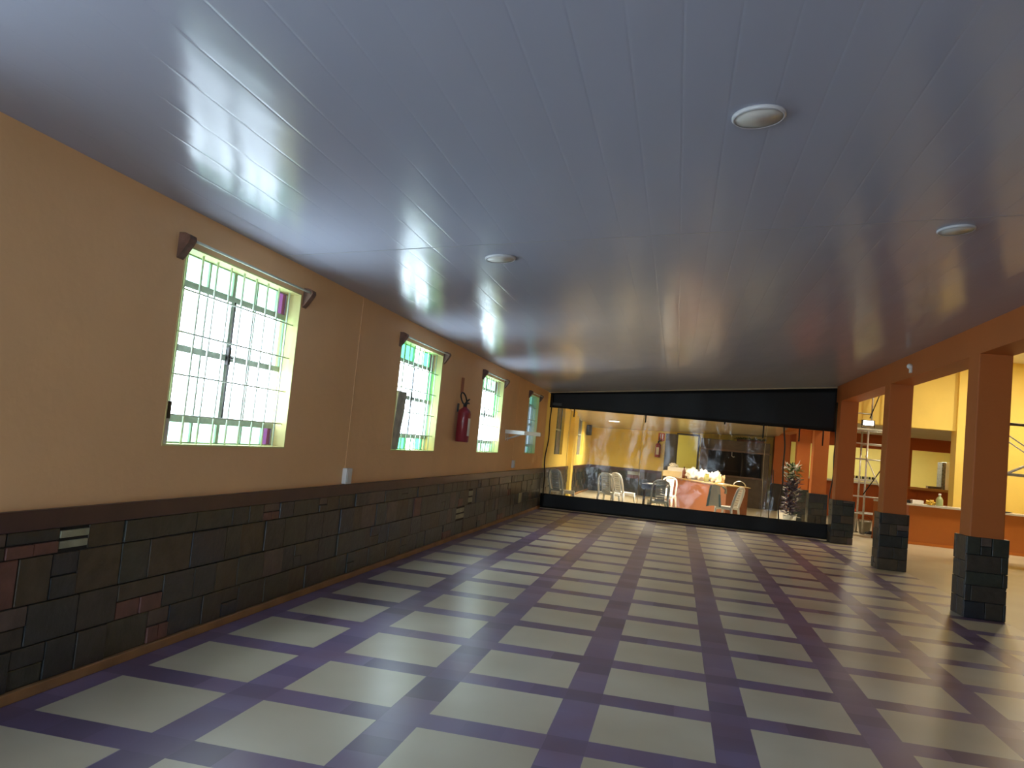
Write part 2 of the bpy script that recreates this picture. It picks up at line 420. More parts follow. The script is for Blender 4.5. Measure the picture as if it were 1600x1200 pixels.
# ------------------------------------------------------------------ windows
GREEN = glass_mat('green_glass', (.04, .26, .10, 1)); GREENP = glass_mat('pale_green_glass', (.22, .36, .26, 1))
PURP = glass_mat('purple_glass', (.035, .012, .03, 1)); AMBER = glass_mat('amber_glass', (.3, .25, .13, 1))
CLEAR = glass_mat('clear_frosted_glass', (.96, .98, .98, 1)); DULL = glass_mat('dimmed_view_glass', (.075, .09, .10, 1)); DULLG = glass_mat('dimmed_green_glass', (.03, .075, .055, 1))  # dull tints darken the fourth window, standing in for a dim view outside
NIGHT = mat('closed_grey_shutter', srgb(120, 112, 104), .6, var=.25, vscale=5)
GL = [CLEAR, GREENP, GREEN, PURP, AMBER, DULL, DULLG]
def window(idx, y0, y1, scheme, bracket=True, unseen=False):
    W = y1-y0; H = NZ1-NZ0; xg = -.13
    root = bpy.data.objects.new('window_%d' % idx, None); root.location = (0, y0, NZ0); COL.objects.link(root); struct(root)
    m = MB()
    m.box(-.16, .002, y0-.0, y0+.012, NZ0, NZ1); m.box(-.16, .002, y1-.012, y1, NZ0, NZ1); m.box(-.16, .002, y0, y1, NZ1-.012, NZ1); m.box(-.16, .004, y0, y1, NZ0, NZ0+.012)
    m.build('reveal', CREAMP, root)
    fy = [0, .095, .3, .5, .7, .9, 1.0]; fz = [0, .135, .5, .835, 1.0]
    m = MB(); t = .017
    for i, f in enumerate(fy):
        w = t if i not in (2, 4) else .009
        if i == 3: w = .02
        c = y0+W*f; m.box(xg-.004, xg+.01, max(y0+.012, c-w), min(y1-.012, c+w), NZ0+.012, NZ1-.012)
    for i, f in enumerate(fz):
        c = NZ0+H*f; w = .022 if 0 < i < 4 else .02
        m.box(xg-.004, xg+.012, y0+.012, y1-.012, max(NZ0+.012, c-w), min(NZ1-.012, c+w))
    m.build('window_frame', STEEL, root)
    m = MB()
    for i in range(6):
        for j in range(4):
            if j == 3: k = scheme['top'][i]
            elif j == 0: k = scheme['bot'][i]
            elif i in (0, 5): k = scheme['side'][(0 if i == 0 else 2) + (j-1)]
            else: k = scheme['mid']
            a, b_ = y0+W*fy[i], y0+W*fy[i+1]; c, d = NZ0+H*fz[j], NZ0+H*fz[j+1]
            m.quad([(xg, a, c), (xg, b_, c), (xg, b_, d), (xg, a, d)], k)
    m.build('glazing', GL, root)
    if unseen: return root
    # latch on the centre mullion
    m = MB(); yc_ = y0+W*.5
    m.box(xg+.01, xg+.035, yc_-.016, yc_+.016, NZ0+H*.46, NZ0+H*.56, bev=.003); m.tube([(xg+.035, yc_, NZ0+H*.5), (xg+.06, yc_+.03, NZ0+H*.5)], .008)
    m.tube([(xg+.03, yc_, NZ0+H*.15), (xg+.03, yc_, NZ0+H*.82)], .007, 6)
    m.build('latch', DARKM, root)
    # burglar bars
    m = MB(); xb = -.055
    for k in range(9):
        yy = y0+W*(.065+.87*k/8); m.tube([(xb, yy, NZ0+.012), (xb, yy, NZ1-.012)], .0075, 6)
    for f in (.155, .36, .575, .79):
        m.tube([(xb+.01, y0+.01, NZ0+H*f), (xb+.01, y1-.01, NZ0+H*f)], .006, 6)
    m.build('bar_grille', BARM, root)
    return root
S1 = dict(top=[1,1,1,1,1,3], bot=[0,1,1,1,1,3], side=[1,1,0,1], mid=0)
S2 = dict(top=[2,2,2,0,2,3], bot=[1,2,2,0,2,4], side=[0,0,1,2], mid=0)
S3 = dict(top=[1,2,1,1,1,3], bot=[1,1,1,1,1,1], side=[0,0,0,2], mid=0)
S4 = dict(top=[6,6,6,6,6,6], bot=[6,5,6,5,6,6], side=[5,5,5,6], mid=5)
for i, (w, s) in enumerate(zip(WIN, (S1, S2, S3, S4))): window(i+1, *w, s)
for i, w in enumerate(WIN_UNSEEN): window(5+i, *w, S1, unseen=True)
for i, (a, b_) in enumerate(WBACK):
    root = bpy.data.objects.new('window_%d' % (7+i), None); root.location = (0, a, NZ0); COL.objects.link(root); struct(root)
    m = MB(); m.box(-.158, -.1, a, b_, NZ0, NZ1); m.build('shutter_panel', NIGHT, root)
    m = MB(); m.box(-.1, -.07, a, a+.05, NZ0, NZ1); m.box(-.1, -.07, b_-.05, b_, NZ0, NZ1); m.box(-.1, -.07, (a+b_)/2-.02, (a+b_)/2+.02, NZ0, NZ1); m.box(-.1, -.065, a, b_, 1.9, 1.94)
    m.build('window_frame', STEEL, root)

# curtain rods: two carved brackets and a thin rod above each window
def rod(y0, y1, label):
    r = thing('curtain_rod', (0, (y0+y1)/2, 2.5), label, 'curtain rod', 'curtain rods above the windows')
    for yy in (y0-.05, y1+.06):
        m = MB()
        prof = [(0, 2.585), (.04, 2.585), (.075, 2.57), (.08, 2.545), (.065, 2.515), (.045, 2.485), (.025, 2.455), (0, 2.425)]
        m.prism([(x, yy-.035, z) for x, z in prof], (0, .07, 0)); m.build('bracket', WOODD, r)
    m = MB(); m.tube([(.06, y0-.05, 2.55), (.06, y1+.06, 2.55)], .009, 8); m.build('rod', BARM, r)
rod(*WIN[0], 'thin curtain rod on dark brackets above the largest, nearest window')
rod(*WIN[1], 'thin curtain rod on dark brackets above the green-paned window behind the board')
rod(*WIN[2], 'thin curtain rod on dark brackets above window just right of the red extinguisher')
rod(*WIN[3], 'thin curtain rod on dark brackets above dull window behind the white wall shelf')

# boards standing in window niches
b1 = MB(); M_ = Matrix.Translation((-.02, WIN[1][0]+.02, NZ0+.014)) @ Matrix.Rotation(math.radians(4), 4, 'Y')
b1.box(-.03, 0, .0, .26, 0, .66, bev=.006, M=M_); o = b1.build('wooden_board', WOODG)
tag(o, 'grey board standing upright in the lower left of the green-paned window', 'board')
b1 = MB(); b1.box(-.045, -.015, WIN[0][0]+.015, WIN[0][0]+.075, NZ0+.013, NZ0+.17, bev=.004); b1.box(-.05, -.01, WIN[0][0]+.018, WIN[0][0]+.07, NZ0+.17, NZ0+.28, 1, bev=.004)
o = b1.build('window_stay', [PVCW, DARKM]); tag(o, 'small white and grey piece in lower left corner of the nearest window', 'window stay')

# ------------------------------------------------------------------ things on the left wall
def outlet(y, z, label, clabel):
    r = thing('wall_outlet', (0, y, z), label, 'outlet', 'wall outlets on the left wall')
    m = MB(); m.box(0, .045, y-.07, y+.07, z-.075, z+.075, bev=.008); m.build('outlet_box', PVCW, r)
    m = MB(); m.box(.045, .05, y-.05, y+.05, z-.055, z+.055, bev=.003)
    m.build('face_plate', PVCG, r)
    for dz in (-.025, .025): MB().box(.05, .052, y-.02, y+.02, z+dz-.012, z+dz+.012).build('socket', PVCG, r)
    m = MB(); m.box(0, .004, y-.022, y+.022, z+.075, zc(0)-.005, bev=.0018); o = m.build('wall_conduit', ORANGE)
    tag(o, clabel, 'conduit', 'painted conduits on the left wall')
outlet(7.26, 1.015, 'white outlet box on the wall between the first and second windows', 'thin orange painted conduit running up between the two nearest windows')
outlet(15.25, 1.06, 'white outlet box on the wall under the white shelf', 'thin orange painted conduit running up past the white wall shelf')

def extinguisher(c, axis, label, s=1.0):
    # c: wall point at the bottom of the cylinder, axis: unit vector off the wall
    a = Vector(axis); side = Vector((-a.y, a.x, 0)); c = Vector(c); p = c + a*.11*s
    r = thing('fire_extinguisher', c, label, 'fire extinguisher', 'fire extinguishers')
    k = s
    m = MB(); m.lathe([(0,0),(.085*k,0),(.095*k,.012),(.095*k,.40*k),(.085*k,.44*k),(.05*k,.475*k),(.032*k,.485*k),(.032*k,.5*k),(0,.5*k)], p, 28); m.build('cylinder', REDX, r)
    m = MB(); z = .5*k
    m.lathe([(0,0),(.026*k,0),(.026*k,.05*k),(0,.05*k)], p+Vector((0,0,z)), 14)
    m.tube([p+Vector((0,0,z+.03*k)), p+side*.07*k+a*.02+Vector((0,0,z+.06*k)), p+side*.13*k+a*.02+Vector((0,0,z+.055*k))], .012*k, 8)
    m.tube([p+Vector((0,0,z+.05*k)), p+side*.07*k+a*.02+Vector((0,0,z+.10*k)), p+side*.13*k+a*.02+Vector((0,0,z+.115*k))], .011*k, 8)
    m.build('valve_lever', BLACKR, r)
    m = MB(); pts = []
    for t in range(25):
        th = 2*PI*t/24*.97 - PI*.45
        u, w = .035*math.cos(th), .085*math.sin(th)
        pts.append(p - a*(.035 + w*.35 - u)*k + side*.02 + Vector((0, 0, z + (.115 + w + u*.2)*k)))
    m.tube(pts, .0105*k, 8)
    m.tube([p + a*.02*k + side*.01 + Vector((0,0,z+.03*k)), p - a*.005*k + side*.02 + Vector((0,0,z+.05*k))], .011*k, 8); m.build('hose', BLACKR, r)
    # curved label on the cylinder
    m = MB(); ang = math.atan2(a.y, a.x); R_ = .0965*k
    for q in range(8):
        t0 = ang-.6+1.0*q/8; t1 = ang-.6+1.0*(q+1)/8
        m.quad([p+Vector((R_*math.cos(t0), R_*math.sin(t0), .09*k)), p+Vector((R_*math.cos(t1), R_*math.sin(t1), .09*k)), p+Vector((R_*math.cos(t1), R_*math.sin(t1), .34*k)), p+Vector((R_*math.cos(t0), R_*math.sin(t0), .34*k))])
    m.build('label_sheet', LABELM, r)
    m = MB(); m.box(-.02, .02, -.001, .02, 0, .12); q = m.bm
    rot = Matrix.Translation(c+Vector((0,0,.42*k))) @ Matrix.Rotation(math.atan2(a.y, a.x)-PI/2, 4, 'Z')
    for v in q.verts: v.co = rot @ v.co
    m.build('wall_bracket', DARKM, r)
    return r
extinguisher((0, 10.98, 1.42), (1, 0, 0), 'red fire extinguisher hung on the left wall between two windows')
m = MB(); m.box(0, .012, 11.06, 11.17, 2.12, 2.34, bev=.002); o = m.build('wall_plaque', mat('faded_orange_plaque', srgb(176, 100, 62), .5, var=.15))
tag(o, 'small faded plaque on left wall above the red fire extinguisher', 'sign')

# white shelf bracketed to the wall between third and fourth window
r = thing('wall_shelf', (0, 15.0, 1.66), 'white wall shelf with a thin brace standing out between two far windows', 'shelf')
m = MB(); m.box(.0, .62, 14.35, 14.62, 1.655, 1.685, 1); m.box(0, .36, 14.33, 14.35, 1.63, 1.70, 0, bev=.003); m.box(.36, .66, 14.33, 14.35, 1.63, 1.70, 1, bev=.003); m.build('shelf_board', [PVCW, mat('dull_tan_board', srgb(150, 130, 104), .5)], r)
for yy in (14.4, 14.57):
    m = MB(); m.tube([(.01, yy, 1.53), (.3, yy, 1.645)], .009, 6); m.tube([(.008, yy, 1.50), (.008, yy, 1.655)], .009, 6); m.build('brace', PVCW, r)

# ------------------------------------------------------------------ ceiling lights
def ceiling_light(x, y, label, lit=False, z=None, rad=.12):
    tilt = math.atan(SL) if z is None else 0
    zz = zc(x) if z is None else z
    Mr = Matrix.Rotation(-tilt, 4, 'Y')
    r = thing('ceiling_light', (x, y, zz), label, 'ceiling light', 'round ceiling lights' if not lit else 'lit ceiling lights')
    m = MB(); m.lathe([(rad*.9, -.0155), (rad*.94, -.018), (rad, -.010), (rad, .003), (0, .003)], (x, y, zz), 40, M=Mr); m.build('rim', RIM, r)
    m = MB(); m.lathe([(0, -.0145), (rad*.905, -.0145), (rad*.905, 0)], (x, y, zz), 40, M=Mr); m.build('diffuser', LAMPON if lit else LAMPOFF, r)
ceiling_light(3.34, 3.68, 'large unlit round ceiling light nearest the camera')
ceiling_light(1.63, 6.0, 'unlit round ceiling light nearest the left wall windows')
ceiling_light(4.84, 5.86, 'unlit round ceiling light above the pillars side of the hall')
m = MB(); m.lathe([(0,0),(.03,0),(.04,.02),(.04,.05),(.02,.07),(0,.07)], (0,0,0), 14, M=Matrix.Rotation(-PI/2, 4, 'Y'))
for v in m.bm.verts: v.co += Vector((XB+.002, 13.0, 3.2))
m.box(XB-.03, XB, 12.96, 13.04, 3.1, 3.2, bev=.006)
tag(m.build('motion_sensor', PVCW), 'small white fitting on the orange beam between two pillars', 'sensor')

# ------------------------------------------------------------------ pillars
PX = 6.64; rs2 = random.Random(5)
def pillar(yf, label, top=3.05):
    r = thing('pillar', (PX, yf+.225, 0), label, 'pillar', 'orange pillars with stone bases')
    m = MB(); m.box(PX-.18, PX+.18, yf+.045, yf+.405, .9, top, bev=.012); m.build('shaft', DEEP, r)
    m = MB(); x0, x1, y0, y1 = PX-.205, PX+.205, yf+.02, yf+.43
    m.box(x0, x1, y0, y1, 0, .915, 9)
    ashlar(m, x0-.018, x1+.018, 0, .92, lambda q, a, b_, c, d, t, mi: q.box(a, b_, y0-t*.7, y0+.01, c, d, mi, bev=.006), rowh=(.14, .22), wid=(.18, .42), rnd=rs2, accent=False)
    ashlar(m, y0, y1, 0, .92, lambda q, a, b_, c, d, t, mi: q.box(x0-t*.7, x0+.01, a, b_, c, d, mi, bev=.006), rowh=(.14, .22), wid=(.18, .42), rnd=rs2, accent=False)
    ashlar(m, y0, y1, 0, .92, lambda q, a, b_, c, d, t, mi: q.box(x1-.01, x1+t*.7, a, b_, c, d, mi, bev=.006), rowh=(.14, .22), wid=(.18, .42), rnd=rs2, accent=False)
    m.build('stone_base', STONES + [MORTAR], r)
pillar(10.15, 'orange pillar with dark stone base, the nearest and largest of those in view')
pillar(14.15, 'orange pillar with dark stone base between the nearest one and the curtain')
pillar(18.22, 'orange pillar with dark stone base right at the black curtain edge')
pillar(6.15, 'orange pillar with dark stone base beside the camera')
pillar(2.15, 'orange pillar with dark stone base behind the one beside the camera')
pillar(21.35, 'orange pillar with grey base seen through clear curtain, nearest behind it', 2.63)
pillar(24.2, 'orange pillar with grey base seen through clear curtain, farther behind it', 2.63)

o = MB().box(6.35, 6.84, 28.85, YB, 0, .92, 1).box(6.35, 6.84, 28.85, YB, .92, 2.62, 0).build('trim_7', [DEEP, STONES[5]]); struct(o)

# ------------------------------------------------------------------ curtain
cur = thing('plastic_curtain', (3.28, YC, 0), 'clear vinyl curtain with black top and bottom bands closing the far end', 'curtain')
XL, XR = .06, 6.52
def wavy_panel(x0, x1, zlo, zhi, name, m_, par, nx=60, nz=8, amp=.02, y=YC, th=.006, seed=0):
    from mathutils import noise as nz_
    mb = MB(); G = []
    for i in range(nx+1):
        x = x0+(x1-x0)*i/nx; row = []
        for j in range(nz+1):
            a = zlo(x); b_ = zhi(x); z = a+(b_-a)*j/nz
            row.append(mb.bm.verts.new((x, y+amp*nz_.noise(Vector((x*1.6+seed, z*.9, seed))), z)))
        G.append(row)
    for i in range(nx):
        for j in range(nz): mb.bm.faces.new((G[i][j], G[i+1][j], G[i+1][j+1], G[i][j+1]))
    o = mb.build(name, m_, par, smooth=True)
    if th: s = o.modifiers.new('thickness', 'SOLIDIFY'); s.thickness = th
    return o
wavy_panel(XL, XR, lambda x: 2.385, lambda x: zc(x)-.03, 'valance', BLACKV, cur, amp=.03)
wavy_panel(XL-.03, XR, lambda x: .015, lambda x: .35, 'bottom_band', BLACKV, cur, amp=.03, seed=3)
wavy_panel(XL, XR, lambda x: .345, lambda x: 2.39, 'clear_sheet', VINYL, cur, amp=.05, nz=24, th=0, seed=1)
m = MB(); m.box(XL-.03, XR, YC-.045, YC-.03, .0, .02); m.build('hem', VALHEM, cur)
m = MB(); m.prism([(XL, YC-.02, zc(XL)-.035), (XR, YC-.02, zc(XR)-.035), (XR, YC-.02, zc(XR)-.005), (XL, YC-.02, zc(XL)-.005)], (0, .04, 0)); m.build('top_rail', VALHEM, cur)
rz = random.Random(3)
for x, r_, z0_, z1_ in ((XL+.03, .03, .3, 2.7), (5.42, .034, .3, 2.4), (6.47, .03, .3, 2.4), (5.22, .018, .3, 2.42-1.0)):
    m = MB(); ph = rz.random()*6
    pts = [(x+.02*math.sin(ph+z*3.1)+.012*math.sin(ph*2+z*7), YC-.03, z) for z in [z0_+(z1_-z0_)*k/30 for k in range(31)]]
    m.tube(pts, r_, 8, flat=.5); m.build('zipper_strip', DARKEDGE, cur)
for x, z in ((.66, 2.2), (2.33, 2.22), (4.95, 2.1), (5.72, 2.1), (6.22, 2.05), (4.1, 2.34)):
    m = MB(); m.box(x-.014, x+.014, YC-.05, YC-.042, z, 2.42); m.build('strap', BLACKV, cur)
SEAM = mat('milky_seam', srgb(196, 180, 140), .4)
for x in (.58, 2.28, 5.02):
    m = MB(); m.tube([(x+.01*math.sin(z*3), YC-.028, z) for z in [.35+2.04*k/14 for k in range(15)]], .011, 6, flat=.5); m.build('seam', SEAM, cur)
m = MB(); m.box(.12, .34, YC-.05, YC-.044, 2.44, 2.5); m.build('tag', mat('faint_grey_print', srgb(60, 60, 58), .5), cur)

# ------------------------------------------------------------------ back room
# yellow pilaster on the left wall
o = MB().box(0, .12, 23.3, 23.75, 0, 2.7, bev=.01).build('trim_5', YELLOW); struct(o)
# black speaker high on the wall
m = MB(); m.box(.03, .2, 27.2, 27.42, 1.95, 2.3, bev=.02); o = m.build('wall_speaker', BLACKR); tag(o, 'small black speaker high on left wall behind the clear curtain', 'speaker')
extinguisher((2.42, YB, 1.42), (0, -1, 0), 'red fire extinguisher on the yellow far wall behind the clear curtain', 1.05)
r = thing('safety_sign', (2.5, YB, 2.16), 'red and white sign above extinguisher on yellow far wall', 'sign')
m = MB(); m.box(2.4, 2.62, YB-.012, YB, 2.02, 2.3); m.build('sign_board', mat('sign_red', srgb(206, 88, 48), .5), r)
m = MB(); m.box(2.45, 2.49, YB-.016, YB-.011, 2.1, 2.27); m.box(2.53, 2.57, YB-.016, YB-.011, 2.1, 2.27); m.box(2.44, 2.58, YB-.016, YB-.011, 2.05, 2.07); m.build('pictogram', LABELM, r)
# door leaf and doorway
r = bpy.data.objects.new('door_1', None); r.location = (2.85, YB, 0); COL.objects.link(r); struct(r)
m = MB(); m.box(2.66, 3.06, YB-.06, YB-.015, .01, 2.3, bev=.006); m.build('door_leaf', GREYDOOR, r)
m = MB(); m.lathe([(0,0),(.025,0),(.025,.04),(.01,.05),(0,.05)], (0,0,0), 12, M=Matrix.Rotation(PI/2, 4, 'X'))
for v in m.bm.verts: v.co += Vector((3.0, YB-.06, 1.05))
m.build('door_handle', GALV, r)
m = MB(); m.box(3.05, 3.1, YB-.03, YB+.3, 0, 2.36); m.box(3.8, 3.85, YB-.03, YB+.3, 0, 2.36); m.box(3.05, 3.85, YB-.03, YB+.3, 2.3, 2.36); m.build('door_frame', GREYDOOR, r)
# barbecue fireplace
r = thing('barbecue_fireplace', (5.03, 28.8, 0), 'big dark stone barbecue fireplace against the far wall behind the curtain', 'fireplace')
m = MB(); x0, x1, ya, yb_ = 3.9, 6.2, 28.75, YB-.004
m.box(x0, 4.16, ya, yb_, 0, 2.25, bev=.01); m.box(5.98, x1, ya, yb_, 0, 2.25, bev=.01); m.box(4.16, 5.98, ya, yb_, 1.86, 2.25, bev=.01); m.box(4.16, 5.98, ya, yb_, 0, 1.03, bev=.01)
m.build('stone_surround', GRILLS, r)
m = MB(); m.box(4.16, 5.98, yb_-.05, yb_-.005, 1.03, 1.86); m.box(5.3, 5.36, ya+.1, yb_-.05, 1.03, 1.86); m.build('firebox', SOOT, r)
m = MB(); m.box(3.88, 6.22, ya-.08, ya+.02, 1.86, 1.91, bev=.008); m.box(4.1, 6.02, ya-.06, ya+.02, .98, 1.04, bev=.008); m.build('ledge', mat('brown_stone_ledge', srgb(112, 94, 82), .45, var=.2), r)
m = MB()
for k in range(9): m.tube([(4.2+k*.13, ya+.1, 1.2), (4.2+k*.13, yb_-.06, 1.2)], .008, 6)
m.tube([(4.17, ya+.1, 1.2), (5.3, ya+.1, 1.2)], .012, 6); m.tube([(4.3, ya+.06, 1.38), (4.75, ya+.06, 1.38)], .01, 6); m.build('grill_rack', DARKM, r)
m = MB(); m.tube([(4.95, ya-.03, 1.86), (4.95, ya-.03, 1.72), (5.0, ya-.03, 1.68), (5.05, ya-.03, 1.7)], .014, 8); m.build('hook', GALV, r)
# leafy garland on the fireplace
def leafy(name, c, spread, nleaf, label, mats, seed, ll=.16, stem=True, mi_fn=None):
    rd = random.Random(seed); r = thing(name, c, label, 'plant'); c = Vector(c)
    m = MB()
    for k in range(nleaf):
        b = c + Vector((rd.uniform(-1,1)*spread[0], rd.uniform(-1,1)*spread[1], rd.random()*spread[2]))
        d = Vector((rd.uniform(-1,1), rd.uniform(-1,1), rd.uniform(-.3,.8))).normalized(); s_ = d.cross(Vector((0,0,1))).normalized()*ll*.2; up = d.cross(s_).normalized()*ll*.1
        mi = rd.randrange(len(mats)) if mi_fn is None else mi_fn((b-c).z/spread[2], rd)
        a_, e_ = m.bm.verts.new(b), m.bm.verts.new(b+d*ll); l_, q_, mm = m.bm.verts.new(b+d*ll*.5+s_+up), m.bm.verts.new(b+d*ll*.5-s_+up), m.bm.verts.new(b+d*ll*.5)
        for f in ((a_, l_, mm), (l_, e_, mm), (a_, mm, q_), (mm, e_, q_)):
            ff = m.bm.faces.new(f); ff.material_index = mi; ff.smooth = True
    m.build('foliage', mats, r); return r
g = leafy('potted_plant', (5.55, 28.95, 2.33), (.5, .1, .02), 160, 'dark green plant trailing along the top of the stone fireplace', [LEAF, LEAF], 4, .09)
m = MB(); m.box(5.1, 6.0, 28.88, 29.02, 2.253, 2.33, bev=.01); m.build('planter', WOODD, g)
g = leafy('artificial_plant', (5.98, 21.3, .32), (.12, .12, 1.25), 330, 'tall speckled purplish plant seen through the right of the clear curtain', [TINSEL, SILVERL, LEAF], 9, .2,
          mi_fn=lambda t, rd: (rd.choices([0, 1], [5, 1])[0] if t < .72 else rd.choices([2, 1], [3, 2])[0]))
m = MB(); m.tube([(5.98, 21.3, .3), (5.97, 21.32, 1.5)], [.018, .008], 6); m.build('stem', WOODD, g)
m = MB(); m.lathe([(0,0),(.13,0),(.17,.32),(.155,.32),(.14,.28),(0,.28)], (5.98, 21.3, 0), 20); m.build('pot', PVCG, g)

# plastic chairs
def make_chair(m_body):
    r = thing('plastic_chair', (0,0,0), 'x', 'chair', 'white plastic chairs')
    m = MB()   # seat: dished slab with apron
    m.box(-.22, .22, -.21, .22, .40, .435, bev=.015); m.box(-.225, .225, .19, .225, .34, .43, bev=.012); m.box(-.225, -.20, -.2, .21, .36, .43, bev=.008); m.box(.20, .225, -.2, .21, .36, .43, bev=.008)
    m.build('seat', m_body, r)
    for sx in (-1, 1):
        for sy in (-1, 1):
            m = MB(); tp = Vector((sx*.2, sy*.19, .42)); bt = Vector((sx*.235, sy*.245, 0))
            m.tube([bt, bt.lerp(tp, .5), tp], [.02, .026, .032], 8); m.build('leg', m_body, r)
    # arched back frame leaning back (-y)
    def P(x, z): return (x, -.20-(z-.43)*.28, z)
    m = MB(); pts = [P(-.2, .40), P(-.205, .6), P(-.2, .75), P(-.17, .86), P(-.1, .905), P(0, .915), P(.1, .905), P(.17, .86), P(.2, .75), P(.205, .6), P(.2, .40)]
    m.tube(pts, .036, 8, flat=.6); m.build('back_frame', m_body, r)
    m = MB()
    for k in range(8):
        z0_, z1_ = .43+.058*k, .43+.058*k+.048
        m.prism([P(-.1, z0_), P(.1, z0_), P(.1, z1_), P(-.1, z1_)], (0, .012, 0))
    for x in (-.115, .09): m.prism([P(x, .42), P(x+.025, .42), P(x+.025, .9), P(x, .9)], (0, .014, 0))
    m.build('back_splat', m_body, r)
    return r
proto = make_chair(PVCW)
chairs = [  # x, y, rot (0 faces +Y), label, grey
    (1.78, 21.75, -.75, 'white plastic chair with slatted back left of the small table, behind clear curtain'),
    (1.46, 20.9, -.3, 'plastic chair just left of the white slatted chair, behind clear curtain'),
    (2.75, 19.55, .15, 'plastic chair closest to the curtain, in front of the small table'),
    (2.9, 22.6, 2.9, 'white plastic chair with rounded back at the left end of the counter'),
    (4.38, 20.15, 1.1, 'plastic chair with pale shirt on it in front of the counter'),
    (.42, 19.6, -.6, 'plastic chair beside the left wall behind the curtain'),
]
for i, (x, y, a, lab) in enumerate(chairs):
    c = proto if i == 0 else copy_tree(proto)
    c.location = (x, y, 0); c.rotation_euler = (0, 0, a); c['label'] = lab
    if i in (1, 2, 5):
        for ch in c.children:
            ch.data = ch.data.copy() if False else ch.data
            ch.material_slots[0].link = 'OBJECT'; ch.material_slots[0].material = PVCG

# shirt draped over the fifth chair's back
from mathutils import noise as NZ
r = thing('shirt', (4.2, 20.02, .5), 'pale shirt with blue sides draped over a plastic chair back', 'shirt')
m = MB(); G = []
for i in range(13):
    u = i/12; row = []
    for j in range(11):
        v = j/10; z = .93-.5*v; w = .13+.07*v
        row.append(m.bm.verts.new((4.05+.0+(u-.5)*2*w*.9, 19.86+.03*NZ.noise(Vector((u*5, v*4, 2)))+(u-.5)*.1, z-.06*abs(u-.5))))
    G.append(row)
for i in range(12):
    for j in range(10):
        f = m.bm.faces.new((G[i][j], G[i+1][j], G[i+1][j+1], G[i][j+1])); f.material_index = 1 if (i < 2 or (i > 9 and j > 3)) else 0
o = m.build('shirt_body', [mat('pale_shirt_cloth', srgb(236, 236, 226), .8), BLUEL], r, smooth=True); s = o.modifiers.new('t', 'SOLIDIFY'); s.thickness = .012
m = MB(); m.tube([(4.22, 19.87, .9), (4.3, 19.84, .84), (4.3, 19.83, .74)], [.05, .055, .06], 10, flat=.4); m.build('sleeve', mat('pale_shirt_cuff', srgb(206, 202, 184), .8), r)

# small table with a dark blue cloth and papers
r = thing('small_table', (2.62, 21.2, 0), 'small grey table between the plastic chairs behind the curtain', 'table')
m = MB(); m.box(2.3, 3.0, 20.85, 21.55, .7, .73, bev=.006); m.build('tabletop', TABLEM, r)
for x in (2.35, 2.95):
    for y in (20.9, 21.5):
        m = MB(); m.tube([(x, y, 0), (x, y, .7)], .02, 8); m.build('leg', DARKM, r)
m = MB(); m.box(2.28, 2.8, 20.83, 21.3, .731, .742); m.box(2.28, 2.62, 20.82, 20.832, .62, .742); o = m.build('folded_cloth', BLUED); tag(o, 'dark blue folded cloth on the small table', 'cloth')
m = MB()
for k in range(5): m.box(-.1, .1, -.14, .14, .004*k, .004*k+.003, M=Matrix.Translation((2.55, 21.1, .744)) @ Matrix.Rotation(.3*k, 4, 'Z'))
o = m.build('paper_stack', PAPER); tag(o, 'loose stack of white papers on the small table', 'papers')
m = MB(); m.blob((2.86, 21.42, .79), (.1, .09, .06), .4, 3, 0, 3, zmin=.732); o = m.build('crumpled_bag', PAPER); tag(o, 'crumpled pale bag on the far side of the small table', 'bag')

# terracotta counter
A = Vector((2.86, 25.4, 0)); B = Vector((4.42, 21.5, 0)); d = (B-A).normalized(); nrm = Vector((-d.y, d.x, 0))   # nrm points to +x side
if nrm.x < 0: nrm = -nrm
r = thing('serving_counter', (A+B)/2, 'terracotta serving counter loaded with boxes and bags behind the curtain', 'counter')
def ob_box(mb, a, b, w0, w1, z0, z1, bev=.005, mi=0):
    Mr = Matrix((d, nrm, Vector((0,0,1)))).transposed().to_4x4(); Mr.translation = A
    L_ = (B-A).length
    mb.box(a*L_, b*L_, w0, w1, z0, z1, mi, bev, M=Mr)
m = MB(); ob_box(m, 0, 1, 0, .6, 0, .86); m.build('counter_body', TERRA, r)
m = MB(); ob_box(m, -.005, 1.01, -.03, .64, .86, .89); m.build('counter_top', mat('tan_counter_edge', srgb(170, 140, 84), .4), r)
def onc(t, w, z=.89):
    p = A + (B-A)*t + nrm*w; return (p.x, p.y, z)
def ccube(name, t, w, sx, sy, h, m_, label, cat, bev=.006, z=.89, rot=0):
    c = Vector(onc(t, w, z)); mb = MB(); mb.box(-sx/2, sx/2, -sy/2, sy/2, 0, h, bev=bev, M=Matrix.Translation(c) @ Matrix.Rotation(rot, 4, 'Z'))
    return tag(mb.build(name, m_), label, cat)
ccube('cardboard_box', .05, .25, .85, .5, .17, CARD, 'cream cardboard box on the left end of the counter', 'box', rot=-.1)
ccube('cake_box', .05, .25, .6, .4, .12, PAPER, 'white box lying on top of the cream cardboard box', 'box', z=1.062, rot=.1)
c = onc(.0, .16, 1.183); m = MB(); m.blob((c[0]+.02, c[1], c[2]+.05), (.12, .1, .06), .5, 8, 0, 3, zmin=1.184); tag(m.build('paper_napkins', PAPER), 'crumpled white napkins on top of the stacked boxes', 'napkins')
def bottle(t, w, h, rad, m_, label, z=.89):
    c = onc(t, w, z); r = thing('bottle', c, label, 'bottle')
    m = MB(); m.lathe([(0,0),(rad,0),(rad,h*.6),(rad*.8,h*.7),(rad*.35,h*.78),(rad*.35,h*.93),(0,h*.93)], c, 16); m.build('bottle_body', m_, r)
    m = MB(); m.lathe([(0,h*.925),(rad*.42,h*.925),(rad*.42,h),(0,h)], c, 14); m.build('cap', DARKM, r)
